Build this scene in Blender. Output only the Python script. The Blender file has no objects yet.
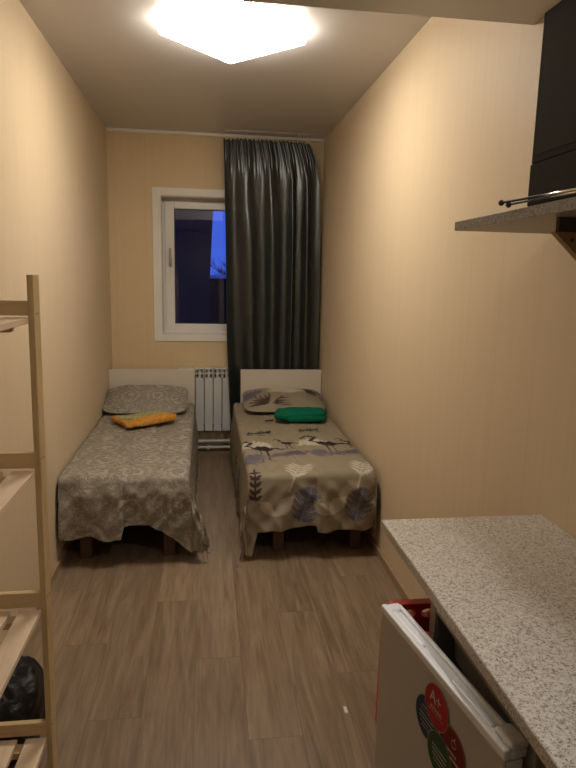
import bpy, bmesh, math, random
import numpy as np
from mathutils import Vector, Matrix, noise
random.seed(7)
sc = bpy.context.scene
COL = sc.collection
PI = math.pi

# room constants (metres): x right, y depth, z up; the photographer stands at the origin
XL, XR, D, H = -0.8025, 1.0035, 5.392, 2.757
YN = -0.75            # wall behind the photographer
CORRIDOR = 3.0
YS, ZS = 1.93, 2.38   # end and underside of the lowered ceiling by the entrance

# ------------------------------------------------------------------ helpers
def link(o):
    COL.objects.link(o); return o

def world_loc(o):
    v = Vector((0, 0, 0))
    while o is not None:
        v = v + o.location; o = o.parent
    return v

def empty(name, loc, label, cat, group=None):
    o = bpy.data.objects.new(name, None); link(o)
    o.location = loc; o.empty_display_size = 0.05
    o['label'] = label; o['category'] = cat
    if group: o['group'] = group
    return o

def tag(o, label, cat, group=None):
    o['label'] = label; o['category'] = cat
    if group: o['group'] = group
    return o

def obj(name, bm, mat, parent=None, label=None, smooth=False, origin=None):
    """bm is written in world coordinates (or local to a rotated root when origin='local')."""
    me = bpy.data.meshes.new(name)
    bmesh.ops.recalc_face_normals(bm, faces=bm.faces[:]) if name not in NOCALC else None
    bm.to_mesh(me); bm.free()
    if smooth:
        me.polygons.foreach_set('use_smooth', [True] * len(me.polygons))
    o = bpy.data.objects.new(name, me); link(o)
    if parent is not None:
        o.parent = parent
        if origin != 'local':
            me.transform(Matrix.Translation(-world_loc(parent)))
    elif origin is not None:
        o.location = origin
        me.transform(Matrix.Translation(-Vector(origin)))
    for m in (mat if isinstance(mat, (list, tuple)) else [mat]):
        me.materials.append(m)
    if label: o['label'] = label
    return o
NOCALC = set()

def struct(name, bm, mat, smooth=False, kind='structure'):
    o = obj(name, bm, mat, None, None, smooth)
    o['kind'] = kind
    return o

def bx(bm, x0, x1, y0, y1, z0, z1, bev=0.0, seg=2):
    r = bmesh.ops.create_cube(bm, size=1.0)
    vs = r['verts']
    for v in vs:
        v.co = Vector(((x0 + x1) / 2 + v.co.x * (x1 - x0), (y0 + y1) / 2 + v.co.y * (y1 - y0), (z0 + z1) / 2 + v.co.z * (z1 - z0)))
    if bev > 0:
        es = list({e for v in vs for e in v.link_edges})
        bmesh.ops.bevel(bm, geom=es, offset=bev, segments=seg, affect='EDGES', profile=0.5)
    return bm

def box(*a, **k):
    return bx(bmesh.new(), *a, **k)

def tube(bm, pts, r, n=10, cap=True, taper=None):
    pts = [Vector(p) for p in pts]
    rings = []
    for i, p in enumerate(pts):
        if i == 0: d = pts[1] - pts[0]
        elif i == len(pts) - 1: d = pts[-1] - pts[-2]
        else: d = (pts[i + 1] - pts[i - 1])
        d.normalize()
        up = Vector((0, 0, 1)) if abs(d.z) < 0.9 else Vector((1, 0, 0))
        a = d.cross(up).normalized(); b = d.cross(a).normalized()
        rr = r if taper is None else taper[i]
        rings.append([bm.verts.new(p + a * rr * math.cos(2 * PI * k / n) + b * rr * math.sin(2 * PI * k / n)) for k in range(n)])
    for i in range(len(rings) - 1):
        for k in range(n):
            bm.faces.new((rings[i][k], rings[i][(k + 1) % n], rings[i + 1][(k + 1) % n], rings[i + 1][k]))
    if cap:
        bm.faces.new(rings[0][::-1]); bm.faces.new(rings[-1])
    return bm

def ball(bm, c, r, sx=1, sy=1, sz=1, u=16, v=10):
    res = bmesh.ops.create_uvsphere(bm, u_segments=u, v_segments=v, radius=r)
    for w in res['verts']:
        w.co = Vector((w.co.x * sx + c[0], w.co.y * sy + c[1], w.co.z * sz + c[2]))
    return bm

def prism(bm, pts, axis, a, b):
    """extrude a 2D polygon along axis from a to b; pts are the other two coordinates in order."""
    def mk(p, t):
        if axis == 'x': return (t, p[0], p[1])
        if axis == 'y': return (p[0], t, p[1])
        return (p[0], p[1], t)
    A = [bm.verts.new(mk(p, a)) for p in pts]; B = [bm.verts.new(mk(p, b)) for p in pts]
    n = len(pts)
    bm.faces.new(A); bm.faces.new(B[::-1])
    for i in range(n):
        bm.faces.new((A[i], B[i], B[(i + 1) % n], A[(i + 1) % n]))
    return bm

def grid_mesh(name, P, mat, parent=None, closed_u=False, colors=None, thickness=0.0):
    """P: array (nu, nv, 3) in world coordinates."""
    nu, nv, _ = P.shape
    off = np.array(world_loc(parent)) if parent is not None else np.zeros(3)
    V = (P - off).reshape(-1, 3)
    idx = np.arange(nu * nv).reshape(nu, nv)
    if closed_u:
        nxt = np.roll(idx, -1, axis=0)
        a = idx[:, :-1].ravel(); b = nxt[:, :-1].ravel(); c = nxt[:, 1:].ravel(); d = idx[:, 1:].ravel()
    else:
        a = idx[:-1, :-1].ravel(); b = idx[1:, :-1].ravel(); c = idx[1:, 1:].ravel(); d = idx[:-1, 1:].ravel()
    faces = np.stack([a, b, c, d], 1)
    me = bpy.data.meshes.new(name)
    me.from_pydata([tuple(v) for v in V.tolist()], [], faces.tolist())
    me.update()
    me.polygons.foreach_set('use_smooth', [True] * len(me.polygons))
    if colors is not None:
        at = me.color_attributes.new('pattern', 'FLOAT_COLOR', 'POINT')
        c4 = np.ones((nu * nv, 4), dtype=np.float32); c4[:, :3] = colors.reshape(-1, 3)
        at.data.foreach_set('color', c4.ravel())
    o = bpy.data.objects.new(name, me); link(o)
    if parent is not None: o.parent = parent
    me.materials.append(mat)
    if thickness:
        s = o.modifiers.new('cloth_thickness', 'SOLIDIFY'); s.thickness = thickness; s.offset = -1
    return o

def smoothstep(x, a, b):
    t = np.clip((x - a) / (b - a), 0, 1); return t * t * (3 - 2 * t)

def nz(X, Y, sx, sy, seed):
    """vectorised perlin on a grid"""
    out = np.empty(X.size)
    xf = (X * sx).ravel(); yf = (Y * sy).ravel()
    for i in range(out.size):
        out[i] = noise.noise(Vector((xf[i], yf[i], seed)))
    return out.reshape(X.shape)

# ------------------------------------------------------------------ materials
def mat(name, col=(.8, .8, .8), rough=.6, metal=0.0, spec=0.5, emis=None, estr=0.0):
    m = bpy.data.materials.new(name); m.use_nodes = True
    b = m.node_tree.nodes['Principled BSDF']
    b.inputs['Base Color'].default_value = (*col, 1)
    b.inputs['Roughness'].default_value = rough
    b.inputs['Metallic'].default_value = metal
    b.inputs['Specular IOR Level'].default_value = spec
    if emis:
        b.inputs['Emission Color'].default_value = (*emis, 1); b.inputs['Emission Strength'].default_value = estr
    return m

class NT:
    def __init__(s, m): s.m = m; s.t = m.node_tree; s.b = s.t.nodes['Principled BSDF']
    def n(s, typ, **k):
        q = s.t.nodes.new(typ)
        for a, v in k.items():
            if a.startswith('i_'):
                key = a[2:]; key = int(key) if key.isdigit() else key.replace('_', ' ')
                q.inputs[key].default_value = v
            else: setattr(q, a, v)
        return q
    def l(s, a, b): s.t.links.new(a, b)
    def coords(s, scale=(1, 1, 1), rot=(0, 0, 0), obj_=False):
        if obj_:
            tc = s.n('ShaderNodeTexCoord'); src = tc.outputs['Object']
        else:
            g = s.n('ShaderNodeNewGeometry'); src = g.outputs['Position']
        mp = s.n('ShaderNodeMapping'); mp.inputs['Scale'].default_value = scale; mp.inputs['Rotation'].default_value = rot
        s.l(src, mp.inputs['Vector']); return mp.outputs['Vector']
    def ramp(s, fac, stops, interp='LINEAR'):
        r = s.n('ShaderNodeValToRGB'); r.color_ramp.interpolation = interp
        el = r.color_ramp.elements
        while len(el) < len(stops): el.new(0.5)
        for e, (p, c) in zip(el, stops):
            e.position = p; e.color = (*c, 1) if len(c) == 3 else c
        s.l(fac, r.inputs['Fac']); return r.outputs['Color']
    def noise(s, vec, scale, detail=4, rough=.5, dist=0):
        q = s.n('ShaderNodeTexNoise'); q.inputs['Scale'].default_value = scale; q.inputs['Detail'].default_value = detail
        q.inputs['Roughness'].default_value = rough; q.inputs['Distortion'].default_value = dist
        s.l(vec, q.inputs['Vector']); return q.outputs['Fac']
    def mix(s, fac, a, b, blend='MIX'):
        q = s.n('ShaderNodeMix', data_type='RGBA', blend_type=blend)
        for sock, v in ((q.inputs[0], fac), (q.inputs[6], a), (q.inputs[7], b)):
            if hasattr(v, 'is_linked'): s.l(v, sock)
            elif isinstance(v, (int, float)): sock.default_value = v
            else: sock.default_value = (*v, 1)
        return q.outputs[2]
    def math(s, op, a, b=0.0, c=None):
        q = s.n('ShaderNodeMath', operation=op)
        for i, v in enumerate((a, b) if c is None else (a, b, c)):
            if hasattr(v, 'is_linked'): s.l(v, q.inputs[i])
            else: q.inputs[i].default_value = v
        return q.outputs[0]
    def bump(s, h, strength=.2, dist=.01):
        q = s.n('ShaderNodeBump'); q.inputs['Strength'].default_value = strength; q.inputs['Distance'].default_value = dist
        s.l(h, q.inputs['Height']); s.l(q.outputs['Normal'], s.b.inputs['Normal'])

def wall_material(name, base, axis):
    """beige wall panels: faint vertical streaks and hairline seams"""
    m = mat(name, base, .55, spec=.3); t = NT(m)
    sc_ = (1, 1, 1)
    v = t.coords(); sep = t.n('ShaderNodeSeparateXYZ'); t.l(v, sep.inputs[0])
    u = sep.outputs['XY'.index(axis)]
    cmb = t.n('ShaderNodeCombineXYZ'); t.l(u, cmb.inputs[0]); zz = t.math('MULTIPLY', sep.outputs[2], .04); t.l(zz, cmb.inputs[2])
    st = t.noise(cmb.outputs[0], 22, 3, .6)
    c1 = t.ramp(st, [(.3, tuple(x * .975 for x in base)), (.7, tuple(min(1, x * 1.015) for x in base))])
    fr = t.math('FRACT', t.math('DIVIDE', t.math('ADD', u, 10.0), .25))
    seam = t.math('LESS_THAN', fr, .012)
    c2 = t.mix(seam, c1, tuple(x * .9 for x in base))
    t.l(c2, t.b.inputs['Base Color'])
    t.bump(st, .03, .005)
    return m

WALLC = (.66, .535, .365)
M = {}
M['wall_side'] = wall_material('beige_wall_panel', WALLC, 'Y')
M['wall_back'] = wall_material('beige_back_wall_panel', (.69, .545, .335), 'X')
M['ceiling'] = mat('white_satin_stretch_ceiling', (.61, .585, .575), .36, spec=.5)
M['white'] = mat('white_upvc', (.78, .76, .73), .35)
M['white_trim'] = mat('white_trim', (.80, .77, .71), .45)
M['dark_gap'] = mat('dark_rubber', (.02, .02, .02), .6)
M['headboard'] = mat('cream_laminate_board', (.62, .57, .48), .4)
M['radiator'] = mat('radiator_enamel', (.60, .61, .62), .4)
M['rad_dark'] = mat('radiator_core', (.16, .16, .16), .6)
M['metal'] = mat('brushed_metal', (.6, .6, .6), .3, 1.0)
M['handle_metal'] = mat('satin_handle_metal', (.38, .36, .34), .35, .8)
M['chrome'] = mat('chrome', (.75, .75, .75), .15, 1.0)
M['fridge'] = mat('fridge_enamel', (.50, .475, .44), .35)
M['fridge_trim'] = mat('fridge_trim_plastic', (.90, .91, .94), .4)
M['fridge_liner'] = mat('fridge_liner', (.34, .36, .37), .4)
M['grey_gasket'] = mat('grey_gasket', (.32, .32, .31), .6)
M['red_plastic'] = mat('red_plastic', (.52, .012, .008), .35)
M['tv'] = mat('black_matte_plastic', (.034, .029, .022), .85, spec=.08)
M['tv_screen'] = mat('dark_matte_screen', (.034, .029, .021), .8, spec=.08)
M['black'] = mat('black_plastic', (.012, .012, .012), .4)
M['paper'] = mat('white_paper', (.75, .8, .78), .7)
M['bed_leg'] = mat('reddish_brown_wood', (.10, .05, .03), .5)
M['bed_base'] = mat('dark_bed_base', (.05, .035, .025), .7)
M['mattress'] = mat('mattress_ticking', (.4, .37, .32), .9)
M['lamp'] = mat('lamp_diffuser', (.9, .9, .9), .5, emis=(1.0, .90, .77), estr=1.0)
M['lamp_rim'] = mat('white_lamp_rim', (.8, .8, .8), .4)
M['door'] = mat('pale_door', (.62, .58, .50), .45)

# wood of shelving unit and brackets
def wood(name, light, dark, axis, scale=1.0, rough=.55, seed=0.0):
    m = mat(name, light, rough, spec=.35); t = NT(m)
    s = {'x': (1.2, 14, 14), 'y': (14, 1.2, 14), 'z': (14, 14, 1.2)}[axis]
    v = t.coords(tuple(q * scale for q in s))
    n1 = t.noise(v, 1.6, 5, .6, 1.2); n2 = t.noise(v, 9, 3, .5, .3)
    f = t.math('ADD', t.math('MULTIPLY', n1, .7), t.math('MULTIPLY', n2, .3))
    c = t.ramp(f, [(.32, dark), (.5, light), (.7, tuple(min(1, q * 1.08) for q in light))])
    t.l(c, t.b.inputs['Base Color']); t.bump(n2, .08, .003)
    return m
PL, PD = (.60, .44, .235), (.47, .32, .15)
M['pine_x'] = wood('pine_board_across', PL, PD, 'x')
M['pine_y'] = wood('pine_slat', (.78, .62, .44), (.68, .52, .34), 'y')
M['pine_z'] = wood('pine_upright', PL, PD, 'z')
M['bracket'] = wood('brown_stained_wood', (.32, .21, .10), (.20, .125, .055), 'z')
M['baseboard'] = wood('light_wood_skirting', (.36, .25, .15), (.28, .19, .11), 'y', .6)
M['baseboard_x'] = wood('light_wood_skirting_back', (.36, .25, .15), (.28, .19, .11), 'x', .6)
M['side_panel'] = wood('brown_side_panel', (.17, .10, .05), (.11, .06, .03), 'z')

# floor laminate
def floor_mat():
    m = mat('greyish_oak_laminate', (.2, .15, .1), .42, spec=.45); t = NT(m)
    v = t.coords(); sep = t.n('ShaderNodeSeparateXYZ'); t.l(v, sep.inputs[0])
    X = t.math('ADD', sep.outputs[0], 10.03); Y = t.math('ADD', sep.outputs[1], 10.0)
    w, L = .192, 1.285
    ix = t.math('FLOOR', t.math('DIVIDE', X, w)); fx = t.math('FRACT', t.math('DIVIDE', X, w))
    offs = t.math('FRACT', t.math('MULTIPLY', ix, .3727))
    yy = t.math('ADD', t.math('DIVIDE', Y, L), offs)
    iy = t.math('FLOOR', yy); fy = t.math('FRACT', yy)
    cid = t.n('ShaderNodeCombineXYZ'); t.l(ix, cid.inputs[0]); t.l(iy, cid.inputs[1])
    wn = t.n('ShaderNodeTexWhiteNoise', noise_dimensions='3D'); t.l(cid.outputs[0], wn.inputs['Vector'])
    rnd = wn.outputs['Value']
    # grain, shifted per plank
    g = t.n('ShaderNodeCombineXYZ')
    t.l(t.math('ADD', t.math('MULTIPLY', X, 15.0), t.math('MULTIPLY', rnd, 31.0)), g.inputs[0])
    t.l(t.math('ADD', t.math('MULTIPLY', Y, 1.3), t.math('MULTIPLY', rnd, 17.0)), g.inputs[1])
    n1 = t.noise(g.outputs[0], 1.0, 5, .55, 1.6)
    g2 = t.n('ShaderNodeCombineXYZ')
    t.l(t.math('ADD', t.math('MULTIPLY', X, 70.0), t.math('MULTIPLY', rnd, 11.0)), g2.inputs[0]); t.l(t.math('MULTIPLY', Y, 5.0), g2.inputs[1])
    n2 = t.noise(g2.outputs[0], 1.0, 4, .6, .4)
    f = t.math('ADD', t.math('MULTIPLY', n1, .62), t.math('MULTIPLY', n2, .38))
    c = t.ramp(f, [(.30, (.140, .094, .058)), (.48, (.232, .164, .107)), (.68, (.325, .240, .162))])
    tint = t.math('ADD', t.math('MULTIPLY', rnd, .26), .87)
    tc = t.n('ShaderNodeCombineXYZ'); [t.l(tint, tc.inputs[i]) for i in range(3)]
    c = t.mix(1.0, c, tc.outputs[0], 'MULTIPLY')
    s1 = t.math('MAXIMUM', t.math('LESS_THAN', fx, .010), t.math('LESS_THAN', fy, .0016))
    c = t.mix(t.math('MULTIPLY', s1, .55), c, (.05, .032, .02))
    t.l(c, t.b.inputs['Base Color'])
    r = t.math('ADD', t.math('MULTIPLY', n2, .16), .30); t.l(r, t.b.inputs['Roughness'])
    t.bump(t.math('SUBTRACT', n2, t.math('MULTIPLY', s1, .8)), .10, .002)
    return m
M['floor'] = floor_mat()

# speckled laminate worktop
def speckle(name, k=1.0):
    m = mat(name, (.5, .45, .38), .38, spec=.45); t = NT(m)
    v = t.coords()
    n1 = t.noise(v, 165, 2, .6); n2 = t.noise(v, 290, 2, .5); n3 = t.noise(v, 60, 3, .5)
    c = t.ramp(n1, [(.33, (.20, .165, .135)), (.41, (.46, .42, .36)), (.52, (.60, .56, .49)), (.66, (.70, .67, .60))])
    c = t.mix(t.math('LESS_THAN', n2, .37), c, (.12, .095, .075))
    c = t.mix(t.math('MULTIPLY', t.math('GREATER_THAN', n2, .64), .6), c, (.68, .63, .56))
    c = t.mix(t.math('MULTIPLY', n3, .25), c, (.50, .44, .36))
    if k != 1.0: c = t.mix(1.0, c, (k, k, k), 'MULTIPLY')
    t.l(c, t.b.inputs['Base Color'])
    return m
M['counter'] = speckle('speckled_grey_beige_laminate')
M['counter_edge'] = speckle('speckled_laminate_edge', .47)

# satin curtain
m = mat('dark_grey_satin', (.016, .020, .022), .32, spec=1.0); t = NT(m)
t.b.inputs['Specular Tint'].default_value = (.92, 1, 1, 1)
M['curtain'] = m

# damask bedding
def damask():
    m = mat('grey_beige_damask_cotton', (.3, .27, .22), .62, spec=.35); t = NT(m)
    at = t.n('ShaderNodeVertexColor', layer_name='pattern')
    sepc = t.n('ShaderNodeSeparateColor'); t.l(at.outputs['Color'], sepc.inputs[0])
    uv = t.n('ShaderNodeCombineXYZ'); t.l(sepc.outputs[0], uv.inputs[0]); t.l(sepc.outputs[1], uv.inputs[1])
    # medallion rosettes
    vo = t.n('ShaderNodeTexVoronoi', feature='F1'); vo.inputs['Scale'].default_value = 4.3; vo.inputs['Randomness'].default_value = .35
    wv = t.n('ShaderNodeTexNoise'); wv.inputs['Scale'].default_value = 14; wv.inputs['Detail'].default_value = 2; t.l(uv.outputs[0], wv.inputs['Vector'])
    ad = t.n('ShaderNodeVectorMath', operation='MULTIPLY_ADD'); t.l(wv.outputs['Color'], ad.inputs[0]); ad.inputs[1].default_value = (.07, .07, 0); t.l(uv.outputs[0], ad.inputs[2])
    t.l(ad.outputs[0], vo.inputs['Vector'])
    rings = t.math('SINE', t.math('MULTIPLY', vo.outputs['Distance'], 30.0))
    petals = t.noise(ad.outputs[0], 48, 2, .5, 1.0)
    near = t.math('SUBTRACT', 1.0, t.math('MULTIPLY', vo.outputs['Distance'], 1.25))
    f = t.math('MULTIPLY', t.math('GREATER_THAN', t.math('ADD', t.math('MULTIPLY', rings, .16), petals), .565), 1.0)
    line = t.math('LESS_THAN', t.math('ABSOLUTE', t.math('SUBTRACT', t.noise(ad.outputs[0], 19, 1, .5, 2.5), .5)), .018)
    f = t.math('MAXIMUM', t.math('MULTIPLY', f, near), t.math('MULTIPLY', line, .8))
    f = t.math('MINIMUM', t.math('MAXIMUM', f, 0), 1)
    c = t.mix(t.math('MULTIPLY', f, .85), (.225, .200, .160), (.49, .46, .385))
    t.l(c, t.b.inputs['Base Color'])
    rr = t.math('SUBTRACT', .55, t.math('MULTIPLY', f, .22)); t.l(rr, t.b.inputs['Roughness'])
    return m
M['damask'] = damask()

m = mat('printed_leaf_cotton', (.3, .3, .3), .6, spec=.3); t = NT(m)
at = t.n('ShaderNodeVertexColor', layer_name='pattern'); t.l(at.outputs['Color'], t.b.inputs['Base Color'])
M['print'] = m

m = mat('orange_patterned_cotton', (.7, .25, .03), .8, spec=.2); t = NT(m)
v = t.coords(obj_=True); n = t.noise(v, 42, 2, .5, 1.2)
c = t.ramp(n, [(.40, (.55, .19, .02)), (.52, (.66, .27, .03)), (.58, (.50, .46, .16)), (.66, (.42, .16, .03))])
t.l(c, t.b.inputs['Base Color']); M['orange'] = m
m = mat('pale_green_cotton', (.36, .36, .17), .85, spec=.2); t = NT(m)
v = t.coords(obj_=True); n = t.noise(v, 40, 2, .5, .5)
c = t.ramp(n, [(.4, (.30, .29, .13)), (.6, (.40, .40, .20))]); t.l(c, t.b.inputs['Base Color']); M['palegreen'] = m
m = mat('green_terry', (.0, .15, .085), .95, spec=.15); t = NT(m)
v = t.coords(obj_=True); n = t.noise(v, 180, 3, .7)
c = t.ramp(n, [(.3, (.002, .085, .045)), (.7, (.004, .17, .095))]); t.l(c, t.b.inputs['Base Color']); t.bump(n, .5, .004); M['green'] = m
m = mat('black_bag_film', (.004, .004, .005), .45, spec=.3); t = NT(m)
v = t.coords(); n = t.noise(v, 24, 4, .6, .8); t.bump(n, .6, .01); M['bag'] = m

# glass
m = bpy.data.materials.new('window_glass'); m.use_nodes = True
nt = m.node_tree; nt.nodes.clear()
out = nt.nodes.new('ShaderNodeOutputMaterial'); fr = nt.nodes.new('ShaderNodeFresnel'); fr.inputs['IOR'].default_value = 1.75
tr = nt.nodes.new('ShaderNodeBsdfTransparent'); tr.inputs['Color'].default_value = (.93, .95, .95, 1)
gl = nt.nodes.new('ShaderNodeBsdfGlossy'); gl.inputs['Roughness'].default_value = .0
mx = nt.nodes.new('ShaderNodeMixShader')
nt.links.new(fr.outputs[0], mx.inputs[0]); nt.links.new(tr.outputs[0], mx.inputs[1]); nt.links.new(gl.outputs[0], mx.inputs[2]); nt.links.new(mx.outputs[0], out.inputs[0])
M['glass'] = m

# ------------------------------------------------------------------ room shell
T = .12
struct('floor', box(XL - T, XR + T, YN - T, D + .35, -.1, 0), M['floor'])
struct('ceiling', box(XL - T, XR + T, YS, D + .35, H, H + .1), M['ceiling'])
struct('ceiling_soffit', box(XL, XR, YN, YS, ZS, H + .1), M['ceiling'])
struct('wall_left', box(XL - T, XL, YN - T, D + .30, 0, H), M['wall_side'])
struct('wall_right', box(XR, XR + T, YN - T, D + .30, 0, H), M['wall_side'])
# doorway behind the photographer and the corridor beyond it
DX0, DX1, DZ, YC = -.50, .25, 2.05, -2.9
b = bmesh.new(); bx(b, XL, DX0, YN - T, YN, 0, ZS); bx(b, DX1, XR, YN - T, YN, 0, ZS); bx(b, DX0, DX1, YN - T, YN, DZ, ZS)
struct('wall_near', b, M['wall_back'])
b = bmesh.new(); bx(b, DX0 - .06, DX0, YN, YN + .015, 0, DZ + .06); bx(b, DX1, DX1 + .06, YN, YN + .015, 0, DZ + .06); bx(b, DX0, DX1, YN, YN + .015, DZ, DZ + .06)
struct('door_1', b, M['door'])
b = bmesh.new(); bx(b, -1.3, 1.5, YC - .1, YC, 0, 2.5); bx(b, -1.4, -1.3, YC, YN - T, 0, 2.5); bx(b, 1.5, 1.6, YC, YN - T, 0, 2.5); bx(b, -1.3, XL - T, YN - T - .02, YN - T, 0, 2.5); bx(b, XR + T, 1.5, YN - T - .02, YN - T, 0, 2.5)
struct('wall_corridor', b, M['wall_back'])
struct('ceiling_corridor', box(-1.4, 1.6, YC - .1, YN - T, 2.5, 2.6), M['ceiling'])
struct('floor_corridor', box(-1.4, 1.6, YC - .1, YN - T - .001, -.1, 0), M['floor'])
cl = bpy.data.lights.new('corridor_light', 'AREA'); cl.shape = 'SQUARE'; cl.size = .30; cl.energy = CORRIDOR; cl.color = (1.0, .97, .93)
clo = bpy.data.objects.new('corridor_light', cl); link(clo); clo.location = (-.02, -2.05, 2.46)
dl = bpy.data.lights.new('kitchen_downlight', 'AREA'); dl.shape = 'DISK'; dl.size = .12; dl.energy = 8.0; dl.color = (1.0, .96, .92)
dlo = bpy.data.objects.new('kitchen_downlight', dl); link(dlo); dlo.location = (.690, .70, ZS - .006)
# back wall with window opening
WX0, WX1, WZ0, WZ1 = -.378, .74, 1.078, 2.248
YB = D + .30
b = bmesh.new()
bx(b, XL, WX0, D, YB, 0, H); bx(b, WX1, XR, D, YB, 0, H); bx(b, WX0, WX1, D, YB, 0, WZ0); bx(b, WX0, WX1, D, YB, WZ1, H)
struct('wall_back', b, M['wall_back'])
# skirting boards
def skirt(name, pts_box, m_): return struct(name, box(*pts_box, bev=.003), m_)
skirt('baseboard_left', (XL, XL + .014, YN, D, 0, .048), M['baseboard'])
skirt('baseboard_right', (XR - .014, XR, YN, D, 0, .048), M['baseboard'])
skirt('baseboard_back', (XL + .014, XR - .014, D - .014, D, 0, .048), M['baseboard_x'])
# window
def window():
    FY = 5.545
    b = bmesh.new()   # flat casing around the opening
    x0, x1, z0, z1 = -.442, .80, 1.024, 2.309
    bx(b, x0, WX0, D - .012, D, z0, z1, bev=.002); bx(b, WX1, x1, D - .012, D, z0, z1, bev=.002)
    bx(b, WX0, WX1, D - .012, D, WZ1, z1, bev=.002); bx(b, WX0, WX1, D - .012, D, z0, WZ0, bev=.002)
    w = struct('window_1', b, M['white_trim'])
    b = bmesh.new()   # reveal lining
    e = .006
    bx(b, WX0, WX0 + e, D, FY, WZ0, WZ1); bx(b, WX1 - e, WX1, D, FY, WZ0, WZ1)
    bx(b, WX0 + e, WX1 - e, D, FY, WZ1 - e, WZ1); bx(b, WX0 + e, WX1 - e, D - .012, FY, WZ0, WZ0 + e)
    obj('reveal_lining', b, M['white_trim'], w)
    b = bmesh.new()   # fixed outer frame
    f0, f1, g0, g1 = WX0 + e, WX1 - e, WZ0 + e, WZ1 - e
    t_ = .045; y0, y1 = FY, FY + .07
    bx(b, f0, f0 + t_, y0, y1, g0, g1, bev=.003); bx(b, f1 - t_, f1, y0, y1, g0, g1, bev=.003)
    bx(b, f0 + t_, f1 - t_, y0, y1, g1 - t_, g1, bev=.003); bx(b, f0 + t_, f1 - t_, y0, y1, g0, g0 + t_, bev=.003)
    bx(b, .36, .42, y0, y1, g0 + t_, g1 - t_, bev=.003)
    obj('window_frame', b, M['white'], w)
    # opening sash
    s0, s1, h0, h1 = -.352, .372, 1.072, 2.222
    st = .082; q0, q1 = FY - .018, FY + .05
    b = bmesh.new()
    bx(b, s0, s0 + st, q0, q1, h0, h1, bev=.005); bx(b, s1 - st, s1, q0, q1, h0, h1, bev=.005)
    bx(b, s0 + st, s1 - st, q0, q1, h1 - st + .016, h1, bev=.005); bx(b, s0 + st, s1 - st, q0, q1, h0, h0 + st + .012, bev=.005)
    sash = obj('sash', b, M['white'], w)
    gx0, gx1, gz0, gz1 = s0 + st, s1 - st, h0 + st + .012, h1 - st + .016
    b = bmesh.new(); e2 = .006
    bx(b, gx0, gx0 + e2, q0 + .004, q0 + .03, gz0, gz1); bx(b, gx1 - e2, gx1, q0 + .004, q0 + .03, gz0, gz1)
    bx(b, gx0 + e2, gx1 - e2, q0 + .004, q0 + .03, gz0, gz0 + e2); bx(b, gx0 + e2, gx1 - e2, q0 + .004, q0 + .03, gz1 - e2, gz1)
    obj('gasket', b, M['dark_gap'], sash)
    obj('pane', box(gx0 + e2, gx1 - e2, q0 + .018, q0 + .022, gz0 + e2, gz1 - e2), M['glass'], sash)
    b = bmesh.new()   # turn handle, pointing up
    bx(b, -.318, -.292, q0 - .008, q0, 1.66, 1.735, bev=.003)
    tube(b, [(-.305, q0, 1.695), (-.305, q0 - .035, 1.695)], .008)
    bx(b, -.315, -.295, q0 - .048, q0 - .034, 1.685, 1.82, bev=.004)
    obj('handle', b, M['handle_metal'], sash)
    obj('pane', box(.42, f1 - t_, y0 + .02, y0 + .024, g0 + t_, g1 - t_), M['glass'], w)
    b = bmesh.new(); bx(b, .42 , f1 - t_, y0 + .01, y0 + .019, g0 + t_, g0 + t_ + .006); 
    obj('gasket', b, M['dark_gap'], w)
window()

# ------------------------------------------------------------------ ceiling lamp
LX, LY, LS = .13, 3.13, .50
L = empty('ceiling_lamp', (LX, LY, H), 'bright square ceiling lamp glaring at the top of the room', 'lamp')
def diamond(bm, s, z0, z1, bev=.02):
    k = bmesh.new(); bx(k, -s / 2, s / 2, -s / 2, s / 2, z0, z1, bev=bev, seg=3)
    bmesh.ops.rotate(k, verts=k.verts[:], cent=(0, 0, 0), matrix=Matrix.Rotation(PI / 4, 3, 'Z'))
    bmesh.ops.translate(k, verts=k.verts[:], vec=(LX, LY, 0))
    me = bpy.data.meshes.new('tmp'); k.to_mesh(me); k.free(); bm.from_mesh(me); bpy.data.meshes.remove(me)
    return bm
obj('mounting_plate', diamond(bmesh.new(), LS * .92, H - .015, H - .0005, .004), M['lamp_rim'], L)
obj('diffuser', diamond(bmesh.new(), LS, H - .062, H - .015, .016), M['lamp'], L, smooth=False)

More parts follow.
